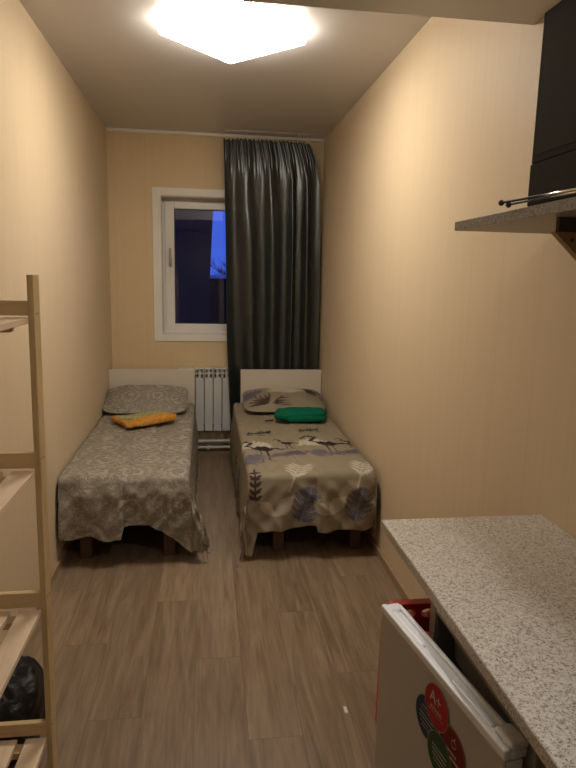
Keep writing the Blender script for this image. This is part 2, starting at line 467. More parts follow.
# ------------------------------------------------------------------ curtain and rail
def curtain():
    nu, nv = 520, 120
    s = np.linspace(0, 1, nu)[:, None] * np.ones((1, nv))
    z_top, z_bot = 2.690, .012
    v = np.ones((nu, 1)) * np.linspace(0, 1, nv)[None, :] ** 1.15
    z = z_top + (z_bot - z_top) * v
    zl = [2.70, 2.4, 1.73, 1.05, .53, .01]; xl = [.143, .150, .164, .174, .196, .250]
    xr = [.862, .930, .966, .980, .982, .984]
    left = np.interp(-z, [-q for q in zl], xl); 
    right = np.interp(-z, [-2.70, -2.56, -2.40, -1.9, -1.4, 0], [.860, .912, .944, .962, .976, .980])
    # fold phase: irregular
    ph = s + .030 * np.sin(2 * PI * (1.15 * s + .15)) + .012 * np.sin(2 * PI * (2.6 * s + .25 * v)) + .012 * np.sin(2 * PI * v * .8 + 6 * s)
    big = np.sin(2 * PI * 4.7 * ph + .5)
    med = np.sin(2 * PI * 8.9 * ph + 1.1 + 1.2 * v)
    fine = np.sin(2 * PI * 21 * s + 1.7) * .6 + np.sin(2 * PI * 33 * s + 2.0) * .5
    topw = 1 - smoothstep(v, .0, .13)
    amp = .010 + .021 * smoothstep(v, .02, .30)
    w1 = nz(s, v, 7, 3.5, 3.1); w2 = nz(s + .3 * v, v, 16, 9, 8.7)
    yy = 5.236 - amp * big - .0055 * med * (.4 + .6 * np.sin(9 * s + 1) ** 2) * smoothstep(v, .02, .15) - .006 * fine * topw
    yy = yy + .010 * w1 * smoothstep(v, .02, .2) + .0035 * w2
    yy = np.clip(yy, 5.192, 5.278)
    x = left + (right - left) * s + .007 * np.cos(2 * PI * 4.7 * ph) * smoothstep(v, 0, .2)
    z = z + topw * (.007 * np.sin(2 * PI * 21 * s) + .005 * np.sin(2 * PI * 33 * s) - .010 * (np.abs(s - .5) * 2) ** 6)
    hem = smoothstep(v, .97, 1.0)
    z = z + hem * .004 * np.sin(40 * s)
    P = np.stack([x, yy, z], 2)
    r = empty('curtain', (.55, 5.238, 0), 'dark grey satin curtain hanging in folds over the right half of the window', 'curtain')
    grid_mesh('curtain_panel', P, M['curtain'], r, thickness=.0015)
    obj('curtain_track', box(.15, .90, 5.228, 5.244, 2.751, H - .0005, bev=.001), M['ceiling'], r)
    for k in range(9):
        obj('hook', tube(bmesh.new(), [(.17 + k * .084, 5.236, 2.680), (.17 + k * .084, 5.236, 2.752)], .0015, 6), M['white_trim'], r)
    rr = obj('curtain_rail', box(XL + .004, XR - .004, D - .024, D - .001, H - .026, H - .0005, bev=.003), M['white_trim'], None)
    rr['kind'] = 'structure'; rr.name = 'trim_1'
curtain()

# ------------------------------------------------------------------ radiator
def radiator():
    r = empty('radiator', (.10, 5.33, .22), 'white sectional radiator under the window between the two beds', 'radiator')
    y0, y1 = 5.300, 5.372
    z0, z1 = .235, .797
    n0 = 8; w = .0775; xs = -.092 - 2 * w
    for k in range(n0):
        x0 = xs + k * w
        b = bmesh.new()
        bx(b, x0 + .004, x0 + w - .004, y0, y0 + .008, z0, z1 - .085, bev=.003)          # front plate
        bx(b, x0 + .028, x0 + w - .028, y0 + .008, y1 - .004, z0 + .01, z1 - .02, bev=.002) # core
        bx(b, x0 + .004, x0 + w - .004, y0 + .004, y1, z1 - .012, z1, bev=.004)           # top cap
        bx(b, x0 + .004, x0 + w - .004, y0 + .003, y0 + .010, z1 - .052, z1 - .040, bev=.002)
        bx(b, x0 + w / 2 - .004, x0 + w / 2 + .004, y0 + .002, y0 + .012, z1 - .085, z1 - .012)
        bx(b, x0 + .004, x0 + .010, y0 + .004, y0 + .012, z1 - .085, z1 - .012)
        bx(b, x0 + w - .010, x0 + w - .004, y0 + .004, y0 + .012, z1 - .085, z1 - .012)
        sct = obj('radiator_section', b, M['radiator'], r)
    for zz in (z1 - .06, z0 + .04):
        obj('manifold', tube(bmesh.new(), [(xs, y0 + .04, zz), (xs + n0 * w, y0 + .04, zz)], .016, 12), M['rad_dark'], r, label='dark inner pipe of the radiator')
    for xx in (xs + .1, xs + n0 * w - .1):
        for zz in (z1 - .08, z0 + .07):
            obj('wall_bracket', box(xx - .01, xx + .01, y1 - .01, D - .001, zz - .01, zz + .01), M['rad_dark'], r)
    # heating pipes along the wall
    p = empty('heating_pipe', (.1, 5.35, 0), 'pair of white heating pipes running low along the back wall under the radiator', 'pipe')
    b = bmesh.new(); tube(b, [(XL + .002, 5.355, .128), (XR - .004, 5.355, .128)], .013, 12); obj('upper_pipe', b, M['radiator'], p, smooth=True)
    b = bmesh.new(); tube(b, [(XL + .002, 5.355, .070), (XR - .004, 5.355, .070)], .0125, 12); obj('lower_pipe', b, M['radiator'], p, smooth=True)
    for xx in (-.5, .02, .62):
        b = bmesh.new(); bx(b, xx - .010, xx + .010, 5.338, D - .0145, .052, .084, bev=.003)
        obj('pipe_clip', b, M['radiator'], p)
    for xx, d_ in ((xs - .022, 1), (xs + n0 * w + .022, -1)):
        obj('riser', tube(bmesh.new(), [(xx + d_ * .02, y0 + .04, z0 + .04), (xx, y0 + .04, z0 + .038), (xx, 5.350, z0 + .01), (xx, 5.355, .128)], .010, 10), M['radiator'], p, smooth=True)
radiator()

# ------------------------------------------------------------------ beds
ZT = .500
YH, YF = 5.150, 3.300
def bed_frame(x0, x1, label):
    r = empty('bed', ((x0 + x1) / 2, (YH + YF) / 2, 0), label, 'bed', 'two single beds standing side by side')
    obj('headboard', box(x0, x1, 5.163, 5.185, 0, .806, bev=.0015), M['headboard'], r)
    obj('bed_base', box(x0 + .03, x1 - .03, YF + .03, 5.162, .235, .325, bev=.003), M['bed_base'], r)
    obj('mattress', box(x0 + .03, x1 - .03, YF + .022, 5.155, .326, ZT - .012, bev=.03, seg=3), M['mattress'], r)
    for xx in (x0 + .095, x1 - .145):
        for yy in (YF + .05, 4.98):
            obj('leg', box(xx, xx + .062, yy, yy + .062, 0, .236, bev=.002), M['bed_leg'], r)
    return r

def spread(name, xw, xo, parent, m_, side_drop, front_drop, crease, colorfn, corner_flare, seed, top_bulge):
    """sheet lying over a bed: xw = x at wall edge, xo = x at the free edge. a runs from the wall edge to the aisle edge and down."""
    W = abs(xo - xw); sgn = 1 if xo > xw else -1
    step = .0062
    wall_drop = .16
    L = YH - .005 - YF
    na = int((wall_drop + W + side_drop) / step); nt_ = int((L + .44) / step)
    a = np.linspace(-wall_drop, W + side_drop, na)[:, None] * np.ones((1, nt_))
    tl = np.linspace(0, 1, nt_)[None, :] * np.ones((na, 1))
    fd = front_drop(a)
    # compress only the front part
    t = tl * (L + .44)
    dt = np.maximum(0, t - L) / .44 * fd
    t = np.minimum(t, L) + dt
    da = np.maximum(0, a - W); dw = np.maximum(0, -a)
    R = .032
    def bend(d):
        ang = np.minimum(d / R, PI / 2)
        out = R * np.sin(ang); down = R * (1 - np.cos(ang)) + np.maximum(0, d - R * PI / 2)
        return out, down
    oa, ha = bend(da); ot, ht = bend(dt); ow, hw = bend(dw)
    both = (da > 0) & (dt > 0)
    down = np.where(both, (ha ** 5 + ht ** 5 + 1e-12) ** .2, np.maximum(ha, ht))
    down = np.maximum(down, hw)
    X = np.clip(a, 0, W) - np.minimum(0, a) * 0
    x = X + np.where(dw > 0, -ow * .35, oa)
    y = np.minimum(t, L) + ot
    # corner flare: excess cloth swings outward
    th = np.arctan2(da, dt + 1e-6)
    fl = corner_flare * np.sin(2 * th) * smoothstep(down, .03, .35) * both
    x = x + fl * 1.0; y = y + fl * .35
    # side fullness near the foot
    near = smoothstep(t, L - .5, L)
    x = x + corner_flare * .55 * near * smoothstep(ha, .02, .38) * (da > 0)
    x = x + .02 * smoothstep(ha, .02, .3) * (da > 0)
    # hanging folds
    f1 = np.sin(a * 23 + 1.3 * seed) * .5 + np.sin(a * 51 + seed) * .25
    y = y + (dt > 0) * smoothstep(down, .02, .30) * (.014 * f1 + .010)
    f2 = np.sin(t * 17 + seed) * .5 + np.sin(t * 39 + 2 * seed) * .35
    x = x + (da > 0) * smoothstep(ha, .02, .35) * (.012 * f2)
    # diagonal drag wrinkles on the front drape
    n1 = nz(a + .9 * t, t - .5 * a, 7, 1.6, seed); n2 = nz(a - .7 * t, t, 14, 5, seed + 5)
    n3 = nz(a, t, 5, 4, seed + 9); n4 = nz(a + .25 * t, t, 24, 6, seed + 2)
    ridg = 1 - np.abs(n1) * 2.2
    fro = (dt > 0) * smoothstep(dt, .01, .12)
    y = y + fro * (.019 * ridg + .015 * n2)
    top = (1 - smoothstep(dt + da + dw, 0, .06))
    z = ZT - down + top * (.006 * n3 + .005 * n2 * (.5 + .5 * smoothstep(t, 0, L)) + .0045 * (1 - np.abs(n4) * 2.4)) + top_bulge(a, t)
    # crease where one fold of the cover overlaps the other
    cr = crease(t)
    stepv = .012 * (1 - smoothstep(a, cr - .004, cr + .004)) * np.exp(-np.maximum(0, cr - a) / .35)
    z = z + stepv * top; y = y + fro * stepv * 1.6
    z = np.maximum(z, .008 + .004 * (1 + n2))
    P = np.stack([xw + sgn * x, YH - .005 - y, z], 2)
    if sgn > 0: P[..., 0] = np.maximum(P[..., 0], XL + .018)
    else: P[..., 0] = np.minimum(P[..., 0], XR - .016)
    if sgn > 0: P = P
    cols = colorfn(a, t, L, W, xw, sgn)
    return grid_mesh(name, P if sgn > 0 else P[::-1], m_, parent, colors=cols if sgn > 0 else cols[::-1], thickness=.002)

def pillow(name, c, sx, sy, h, rot, m_, colorfn, seed, parent=None):
    """closed cushion: c centre of base, rot = tilt about x"""
    n, k = 96, 64
    U = np.linspace(0, 2 * PI, n, endpoint=False)[:, None]; V = np.linspace(-PI / 2, PI / 2, k)[None, :]
    e1 = .42
    cu = np.sign(np.cos(U)) * np.abs(np.cos(U)) ** e1; su = np.sign(np.sin(U)) * np.abs(np.sin(U)) ** e1
    cv = np.cos(V) ** .8; sv = np.sin(V)
    X = cu * cv; Y = su * cv; Z = sv * np.ones_like(U)
    prof = (1 - np.abs(X) ** 3.2) ** .55 * (1 - np.abs(Y) ** 3.0) ** .55
    Zr = np.sign(Z) * np.abs(Z) ** .9
    z = Zr * (.10 + .90 * prof) * h / 2
    pin = 1 + .05 * (np.abs(X) * np.abs(Y)) ** 2
    x = X * sx / 2 * pin; y = Y * sy / 2 * pin
    w = nz(x, y, 9, 12, seed); w2 = nz(x + z, y, 24, 18, seed + 3)
    z = z + (.010 * w + .005 * w2) * np.abs(Z)
    z = np.where(z < 0, z * .55, z)
    ca, sa = math.cos(rot), math.sin(rot)
    yy = y * ca - z * sa; zz = y * sa + z * ca
    zmin = zz.min()
    P = np.stack([c[0] + x, c[1] + yy, c[2] + zz - zmin], 2)
    cols = colorfn(x * 1.0, y * 1.0)
    return grid_mesh(name, P, m_, parent, closed_u=True, colors=cols)

# --- left bed
bl = bed_frame(-.800, -.096, 'single bed by the left wall under a grey damask cover, cream headboard')
def fd_left(a):
    # a: distance from wall edge (x = a - .785)
    return np.interp(a, [-.2, .0, .30, .322, .33, .42, .47, .55, .64, .70, 1.2], [.30, .345, .355, .36, .305, .280, .275, .345, .40, .45, .45]) + .010 * np.sin(a * 31)
def damask_uv(a, t, L, W, xw, sgn):
    return np.stack([a + 1.0, t + 1.0, np.zeros_like(a)], -1)
spread('bedspread', -.782, -.125, bl, M['damask'], .40, fd_left,
       lambda t: np.interp(t, [0, .6, 1.2, 1.85, 2.4], [.47, .44, .385, .325, .325]), damask_uv, .055, 1.7,
       lambda a, t: .018 * (1 - smoothstep(t, 0, .35)))
pl = pillow('pillow', (-.474, 4.935, ZT + .022), .650, .45, .165, math.radians(17), M['damask'], lambda x, y: np.stack([x * 1.3 + 5, y * 1.3 + 5, x * 0], -1), 4.0)
tag(pl, 'grey damask pillow leaning on the headboard of the left bed', 'pillow')

# --- right bed: printed cotton with leaves and wading birds
br = bed_frame(.296, .998, 'single bed by the right wall under a leaf and bird print cover, cream headboard')
BASE = np.array([.275, .235, .165]); WHT = np.array([.50, .46, .37]); GRY = np.array([.115, .105, .135]); DRK = np.array([.022, .016, .020]); PUR = np.array([.15, .125, .155]); BRN = np.array([.06, .035, .03])
def rasterise(px, py):
    """px: x metres; py: distance along sheet towards the foot, 0 at the foot edge (positive hangs down). returns colours"""
    C = np.ones(px.shape + (3,)) * BASE
    def put(mask, col, k=1.0):
        C[mask] = C[mask] * (1 - k) + col * k
    def local(cx, cy, ang):
        dx, dy = px - cx, py - cy; c, s = math.cos(ang), math.sin(ang)
        return dx * c + dy * s, -dx * s + dy * c
    def ell(cx, cy, rx, ry, ang, col, k=1.0):
        u, v = local(cx, cy, ang); put((u / rx) ** 2 + (v / ry) ** 2 < 1, col, k)
    def line(pts, w, col, k=1.0):
        m = np.zeros(px.shape, bool)
        for (x0, y0), (x1, y1) in zip(pts[:-1], pts[1:]):
            dx, dy = x1 - x0, y1 - y0; q = dx * dx + dy * dy + 1e-12
            tt = np.clip(((px - x0) * dx + (py - y0) * dy) / q, 0, 1)
            m |= (px - x0 - tt * dx) ** 2 + (py - y0 - tt * dy) ** 2 < w * w
        put(m, col, k)
    def monstera(cx, cy, r, ang, col):
        u, v = local(cx, cy, ang)          # v points to the stalk
        body = (u / (r * .92)) ** 2 + (v / (r * 1.08)) ** 2 < 1
        w_ = v + np.abs(u) * .75            # lobes sweep forward from the midrib
        ph = (w_ / (r * .37) + .35) % 1
        slit = (ph < .16 + .32 * np.clip((np.abs(u) - r * .30) / (r * .6), 0, 1)) & (np.abs(u) > r * .30)
        put(body & ~slit, col); put(body & (np.abs(u) < .0035), col * 1.9)
        put(body & ~slit & (np.abs(ph - .62) < .06) & (np.abs(u) < r * .75), col * 1.7)
    def palm(cx, cy, r, ang, col, n=11, spread_=1.25, w=.11):
        u, v = local(cx, cy, ang)
        for k in range(n):
            a = (k / (n - 1) - .5) * 2 * spread_
            c, s = math.cos(a), math.sin(a)
            p = u * s + v * c; q = u * c - v * s
            L_ = r * (1 - .22 * abs(a) / spread_)
            put((p > 0) & (p < L_) & (np.abs(q) < w * r * np.sin(np.clip(p / L_, 0, 1) * PI * .93 + .12) ** .7), col)
    def leafpair(cx, cy, r, col):
        for sg, ln in ((-1, .8), (1, 1.0)):
            a = sg * .75
            u, v = local(cx, cy, 0)
            p = u * math.sin(a) - v * math.cos(a); q = u * math.cos(a) + v * math.sin(a)
            L_ = r * ln
            put((p > 0) & (p < L_) & (np.abs(q) < .26 * L_ * np.sin(np.clip(p / L_, 0, 1) * PI)), col)
    def outline_leaf(cx, cy, r, ang, col):
        u, v = local(cx, cy, ang)
        for k in range(5):
            p0 = (-.75 + k * .36) * r * .62
            for sg in (-1, 1):
                a = sg * .85
                p = u * math.sin(a) - (v - p0) * math.cos(a); q = u * math.cos(a) + (v - p0) * math.sin(a)
                L_ = r * (.72 - .09 * abs(k - 2))
                put((p > 0) & (p < L_) & (np.abs(q) < .0105 * np.sin(np.clip(p / L_, 0, 1) * PI * .9 + .2)), col)
        put((np.abs(u) < .005) & (v > -r * .5) & (v < r * .95), col)
    def sprig(cx, cy, r, ang, col):
        u, v = local(cx, cy, ang)
        put((np.abs(u) < .005) & (v > -r) & (v < r * 1.2), col)
        for k in range(5):
            p0 = -r + k * r * .36
            for sg in (-1, 1):
                a = sg * .80
                p = u * math.sin(a) + (v - p0) * math.cos(a); q = u * math.cos(a) - (v - p0) * math.sin(a)
                L_ = r * .50
                put((p > 0) & (p < L_) & (np.abs(q) < .0105 * np.sin(np.clip(p / L_, 0, 1) * PI)), col)
    def bird(cx, cy, k, col, flip=1):
        # cx,cy: body centre; py negative is towards the head of the bed
        f = flip
        ell(cx, cy, .050 * k, .036 * k, .25 * f, col)
        line([(cx + .03 * k * f, cy - .01 * k), (cx + .095 * k * f, cy + .012 * k)], .011 * k, col)
        line([(cx - .035 * k * f, cy - .01 * k), (cx - .075 * k * f, cy - .05 * k), (cx - .045 * k * f, cy - .10 * k), (cx - .075 * k * f, cy - .13 * k)], .009 * k, col)
        line([(cx - .075 * k * f, cy - .13 * k), (cx - .115 * k * f, cy - .10 * k)], .008 * k, col)
        line([(cx - .01 * k, cy + .02 * k), (cx - .012 * k, cy + .19 * k), (cx - .03 * k, cy + .20 * k)], .0045, col)
        line([(cx + .018 * k, cy + .02 * k), (cx + .02 * k, cy + .18 * k), (cx + .045 * k, cy + .19 * k)], .0045, col)
    def scribble(cx, cy, w, col):
        pts = [(cx - w + 2 * w * i / 40, cy + .030 * math.sin(i * 1.25) * (1 + .6 * math.sin(i * .37)) - .04 * i / 40) for i in range(41)]
        line(pts, .0045, col); line([(cx - w * 1.15, cy + .05), (cx + w * 1.1, cy + .025)], .004, col)
        ell(cx - w * .1, cy - .01, .03, .018, .3, col); ell(cx + w * .5, cy - .02, .025, .016, .3, col)
    # repeats across the cover (positions measured in metres across / along)
    F = lambda y: 3.3 - y      # sheet distance from a bed-top y
    palm(.300, F(3.80), .17, PI + .1, WHT, 13, 1.45); palm(.705, F(3.83), .16, PI + .1, WHT, 13, 1.45)
    bird(.360, F(3.78), 1.35, DRK); bird(.800, F(3.86), 1.4, DRK)
    bird(.535, F(3.92), .75, DRK, 1); bird(.955, F(3.90), .7, DRK, 1)
    scribble(.372, F(4.16), .085, DRK); scribble(.735, F(4.20), .075, DRK)
    for cx in (.53, .91):
        ell(cx, F(3.66), .125, .040, -.14, PUR); ell(cx - .11, F(3.625), .05, .02, -.5, PUR); line([(cx - .10, F(3.64)), (cx + .13, F(3.68))], .004, BRN)
        ell(cx + .03, F(3.69), .06, .026, -.3, GRY * .8)
    palm(.215, F(3.52), .16, PI / 2 + 2.9, GRY * 1.25, 7, 1.0, .075); palm(.650, F(3.62), .15, PI / 2 + 2.9, GRY * 1.25, 7, .9, .075)
    palm(.235, F(3.62), .14, -PI / 2 + .2, GRY * 1.15, 9, .7, .10); palm(.665, F(3.67), .11, -PI / 2 + .2, GRY * 1.15, 9, .7, .10)
    outline_leaf(.520, -.035, .17, .35, WHT); outline_leaf(.905, -.035, .17, .35, WHT)
    monstera(.565, .195, .098, .3, GRY); monstera(.870, .195, .092, .2, GRY)
    leafpair(.385, .255, .155, WHT * .88); leafpair(.690, .255, .15, WHT * .88)
    sprig(.272, .06, .105, PI, BRN * .8)
    # hanging aisle corner
    monstera(.075, .10, .10, 1.2, GRY); monstera(.0, -.55, .10, 1.0, GRY); sprig(.08, -.95, .11, 1.0, BRN)
    palm(.05, -1.35, .16, 2.0, GRY, 9, .8)
    return C
def print_cols(a, t, L, W, xw, sgn):
    px = xw + sgn * a
    return rasterise(px, t - L)
def fd_right(a):
    # a from the right wall edge; x = .985 - a
    return np.interp(a, [-.2, 0, .18, .327, .335, .43, .58, .672, .684, .70, 1.2], [.345, .345, .35, .35, .318, .33, .345, .350, .40, .485, .49]) + .006 * np.sin(a * 29)
spread('bedspread', .960, .266, br, M['print'], .44, fd_right,
       lambda t: np.interp(t, [0, .7, 1.2, 1.85, 2.4], [.375, .35, .335, .33, .33]), print_cols, .012, 5.3,
       lambda a, t: .02 * (1 - smoothstep(t, 0, .4)))
def pil_cols(x, y):
    C = np.ones(x.shape + (3,)) * BASE
    def leafs(cx, cy, r, n, sp, ang, col, w=.10):
        c0, s0 = math.cos(ang), math.sin(ang); u = (x - cx) * c0 + (y - cy) * s0; v = -(x - cx) * s0 + (y - cy) * c0
        for k in range(n):
            a = (k / (n - 1) - .5) * 2 * sp; p = u * math.sin(a) + v * math.cos(a); q = u * math.cos(a) - v * math.sin(a)
            C[(p > 0) & (p < r) & (np.abs(q) < w * r * np.sin(np.clip(p / r, 0, 1) * PI) ** .7)] = col
    leafs(-.26, -.02, .16, 9, 1.0, .3, GRY); leafs(.02, .02, .17, 11, 1.3, 0, WHT); leafs(-.14, -.16, .17, 7, .8, .7, BRN, .06); leafs(.20, .03, .15, 7, .9, -.8, DRK, .07)
    leafs(.30, -.02, .12, 7, .8, -1.2, GRY); leafs(-.1, -.15, .15, 5, .5, -1.2, BRN, .05)
    return C
pr_ = pillow('pillow', (.640, 4.935, ZT + .022), .665, .44, .135, math.radians(13), M['print'], pil_cols, 9.0)
tag(pr_, 'leaf printed beige pillow against the headboard of the right bed', 'pillow')

# ------------------------------------------------------------------ towels
def slab_cloth(name, outline, z0, h, m_, seed, rnd=.5, parent=None, n=44, dome=.25):
    """soft folded cloth from a convex-ish outline (list of xy): rounded edges, shallow dome, wrinkles"""
    pts = [Vector((p[0], p[1], 0)) for p in outline]
    cen = sum(pts, Vector()) / len(pts)
    # resample outline
    loop = []
    tot = sum((pts[(i + 1) % len(pts)] - pts[i]).length for i in range(len(pts)))
    m = 120
    seglen = tot / m; i = 0; acc = 0
    for k in range(m):
        d = k * seglen
        while d > acc + (pts[(i + 1) % len(pts)] - pts[i]).length + 1e-9:
            acc += (pts[(i + 1) % len(pts)] - pts[i]).length; i += 1
        a, b_ = pts[i], pts[(i + 1) % len(pts)]
        loop.append(a.lerp(b_, (d - acc) / (b_ - a).length))
    for _ in range(3):
        loop = [(loop[k - 1] + loop[k] * 2 + loop[(k + 1) % m]) / 4 for k in range(m)]
    rows = []
    V = np.linspace(-PI / 2, PI / 2, n)
    P = np.zeros((m, n, 3))
    for k, p in enumerate(loop):
        for j, v in enumerate(V):
            cv = max(0, math.cos(v)); f = cv ** rnd
            q = cen.lerp(p, f)
            zz = math.sin(v); prof = (abs(zz) ** .6) * (1 if zz > 0 else -1)
            z = z0 + h * .5 * (1 + prof * (.75 + dome * (1 - f)))
            nn = noise.noise(Vector((q.x * 14, q.y * 18, seed)))
            P[k, j] = (q.x, q.y, z + (.008 * nn if zz > 0 else 0))
    return grid_mesh(name, P, m_, parent, closed_u=True)

def layer_lines(): pass
# orange and pale green folded cloth on the left bed
to = empty('folded_bed_linen', (-.46, 4.42, ZT + .02), 'small pile of orange and pale green folded cloth on the left bed', 'folded cloth')
slab_cloth('green_cloth', [(-.66, 4.46), (-.50, 4.44), (-.42, 4.62), (-.34, 4.69), (-.25, 4.59), (-.40, 4.42), (-.52, 4.36)], ZT + .022, .062, M['palegreen'], 2.2, .4, to).__setitem__('label', 'pale green cloth underneath')
slab_cloth('orange_cloth', [(-.53, 4.24), (-.44, 4.27), (-.22, 4.46), (-.215, 4.56), (-.31, 4.56), (-.45, 4.43), (-.545, 4.33)], ZT + .024, .062, M['orange'], 5.2, .4, to).__setitem__('label', 'orange patterned cloth on top')
slab_cloth('orange_cloth', [(-.70, 4.52), (-.655, 4.58), (-.52, 4.36), (-.50, 4.25), (-.545, 4.24), (-.60, 4.36)], ZT + .022, .040, M['orange'], 7.2, .4, to)
tg = empty('towel', (.70, 4.50, ZT + .02), 'folded green terry towel lying on the right bed below the pillow', 'towel')
slab_cloth('towel_bundle', [(.505, 4.44), (.60, 4.385), (.88, 4.42), (.925, 4.52), (.92, 4.62), (.70, 4.64), (.545, 4.62)], ZT + .022, .085, M['green'], 3.3, .35, tg)
slab_cloth('towel_flap', [(.60, 4.372), (.88, 4.40), (.93, 4.50), (.80, 4.46), (.62, 4.42)], ZT + .022, .05, M['green'], 6.1, .35, tg)
lb = bmesh.new(); tube(lb, [(.51, 4.50, ZT + .022), (.47, 4.49, ZT + .020), (.445, 4.495, ZT + .016)], .006, 8)
obj('cord_loop', lb, M['black'], tg, label='dark loop at the left end')

# ------------------------------------------------------------------ wooden shelving unit on the left
def shelving():
    YU = 1.650
    r = empty('shelving_unit', (-.63, 1.25, 0), 'pale pine slatted shelving unit standing against the left wall', 'shelving')
    PX1 = -.437
    # uprights: planks, wide face to the aisle; top leans out by a hair like in the photo
    b = box(PX1 - .016, PX1, YU, YU + .058, 0, 1.590, bev=.0015)
    for v in b.verts: v.co.x -= (1.59 - v.co.z) * .008
    post = obj('upright', b, M['pine_z'], r)
    for zz in (1.49, 1.10, .695, .29):
        for dy in (.016, .034):
            k = PX1 - (1.59 - zz) * .008
            obj('screw', tube(bmesh.new(), [(k - .001, YU + dy, zz), (k + .0012, YU + dy, zz)], .0024, 8), M['bracket'], post)
    obj('upright', box(XL + .016, XL + .038, YU, YU + .052, 0, 1.590, bev=.0015), M['pine_z'], r)
    for yy in (.85,):
        obj('upright', box(PX1 - .034, PX1 - .012, yy, yy + .052, 0, 1.590, bev=.0015), M['pine_z'], r)
        obj('upright', box(XL + .016, XL + .038, yy, yy + .052, 0, 1.590, bev=.0015), M['pine_z'], r)
    for i, (zt, zb) in enumerate([(1.524, 1.486), (1.120, 1.077), (.716, .672), (.308, .268)]):
        xe = PX1 - .016 - (1.59 - zt) * .008
        for yb in (YU + .018, .868):
            obj('crossbar', box(XL + .039, xe, yb - .018, yb, zb, zt, bev=.0015), M['pine_x'], r)
        zs = zb - .004
        xo = xe + .012
        # cleats that carry the slats
        for yc in (YU - .022, .892):
            obj('cleat', box(XL + .045, xe - .035, yc - .018, yc + .018, zs - .036, zs - .0165), M['pine_x'], r)
        xw = XL + .045
        wd = .058; gap = .0235
        x1 = xo - .010
        k = 0
        while x1 - wd > xw - .03:
            obj('slat', box(max(x1 - wd, xw), x1, .86, YU - .004, zs - .016, zs, bev=.0015), M['pine_y'], r)
            x1 -= wd + gap
shelving()
# black bag on the floor
def bag():
    n, k = 90, 50
    U = np.linspace(0, 2 * PI, n, endpoint=False)[:, None]; V = np.linspace(-PI / 2, PI / 2, k)[None, :]
    x = np.cos(U) * np.cos(V) ** .6; y = np.sin(U) * np.cos(V) ** .6; z = np.sin(V) * np.ones_like(U)
    w = nz(x + z, y - z, 2.2, 2.2, 3.0); w2 = nz(x * 1.0 + 9, y + z, 6, 6, 1.0)
    r_ = 1 + .12 * w + .05 * w2
    X = -.668 + x * .122 * r_; Y = 1.94 + y * .19 * r_
    Z = .135 + z * .135 * r_ + .02 * w * (z > 0)
    Z = np.maximum(Z, .003)
    X = np.clip(X, XL + .02, -.5)
    o = grid_mesh('bag', np.stack([X, Y, Z], 2), M['bag'], None, closed_u=True)
    tag(o, 'black crumpled bag on the floor behind the far end of the wooden shelving unit', 'bag')
bag()

# ------------------------------------------------------------------ counter on the right
CZ = .9125
ct = empty('worktop', (.75, .9, CZ), 'long speckled grey-beige worktop along the right wall above the small refrigerator', 'worktop')
b = box(.503, XR - .001, .02, 1.622, CZ - .030, CZ, bev=.005, seg=3)
obj('worktop_slab', b, M['counter'], ct)
obj('support_panel', box(.56, XR - .016, .815, .833, 0, CZ - .0305), M['side_panel'], ct, label='dark brown upright panel beside the refrigerator')
obj('support_panel', box(.56, XR - .016, .03, .048, 0, CZ - .0305), M['side_panel'], ct)
obj('wall_rail', box(XR - .040, XR - .001, 1.40, 1.60, CZ - .065, CZ - .0305), M['side_panel'], ct)
# black hotplate at the edge of the frame
hp = empty('hotplate', (.80, .74, CZ), 'black corner of an appliance on the worktop at the right picture edge', 'hotplate')
obj('body', box(.632, .93, .60, .868, CZ + .008, CZ + .058, bev=.006), M['black'], hp)
b = bmesh.new(); tube(b, [(.78, .734, CZ + .058), (.78, .734, CZ + .066)], .085, 32); obj('burner', b, M['rad_dark'], hp)
for xx in (.66, .90):
    for yy in (.63, .84): obj('foot', tube(bmesh.new(), [(xx, yy, CZ), (xx, yy, CZ + .009)], .01, 10), M['black'], hp)

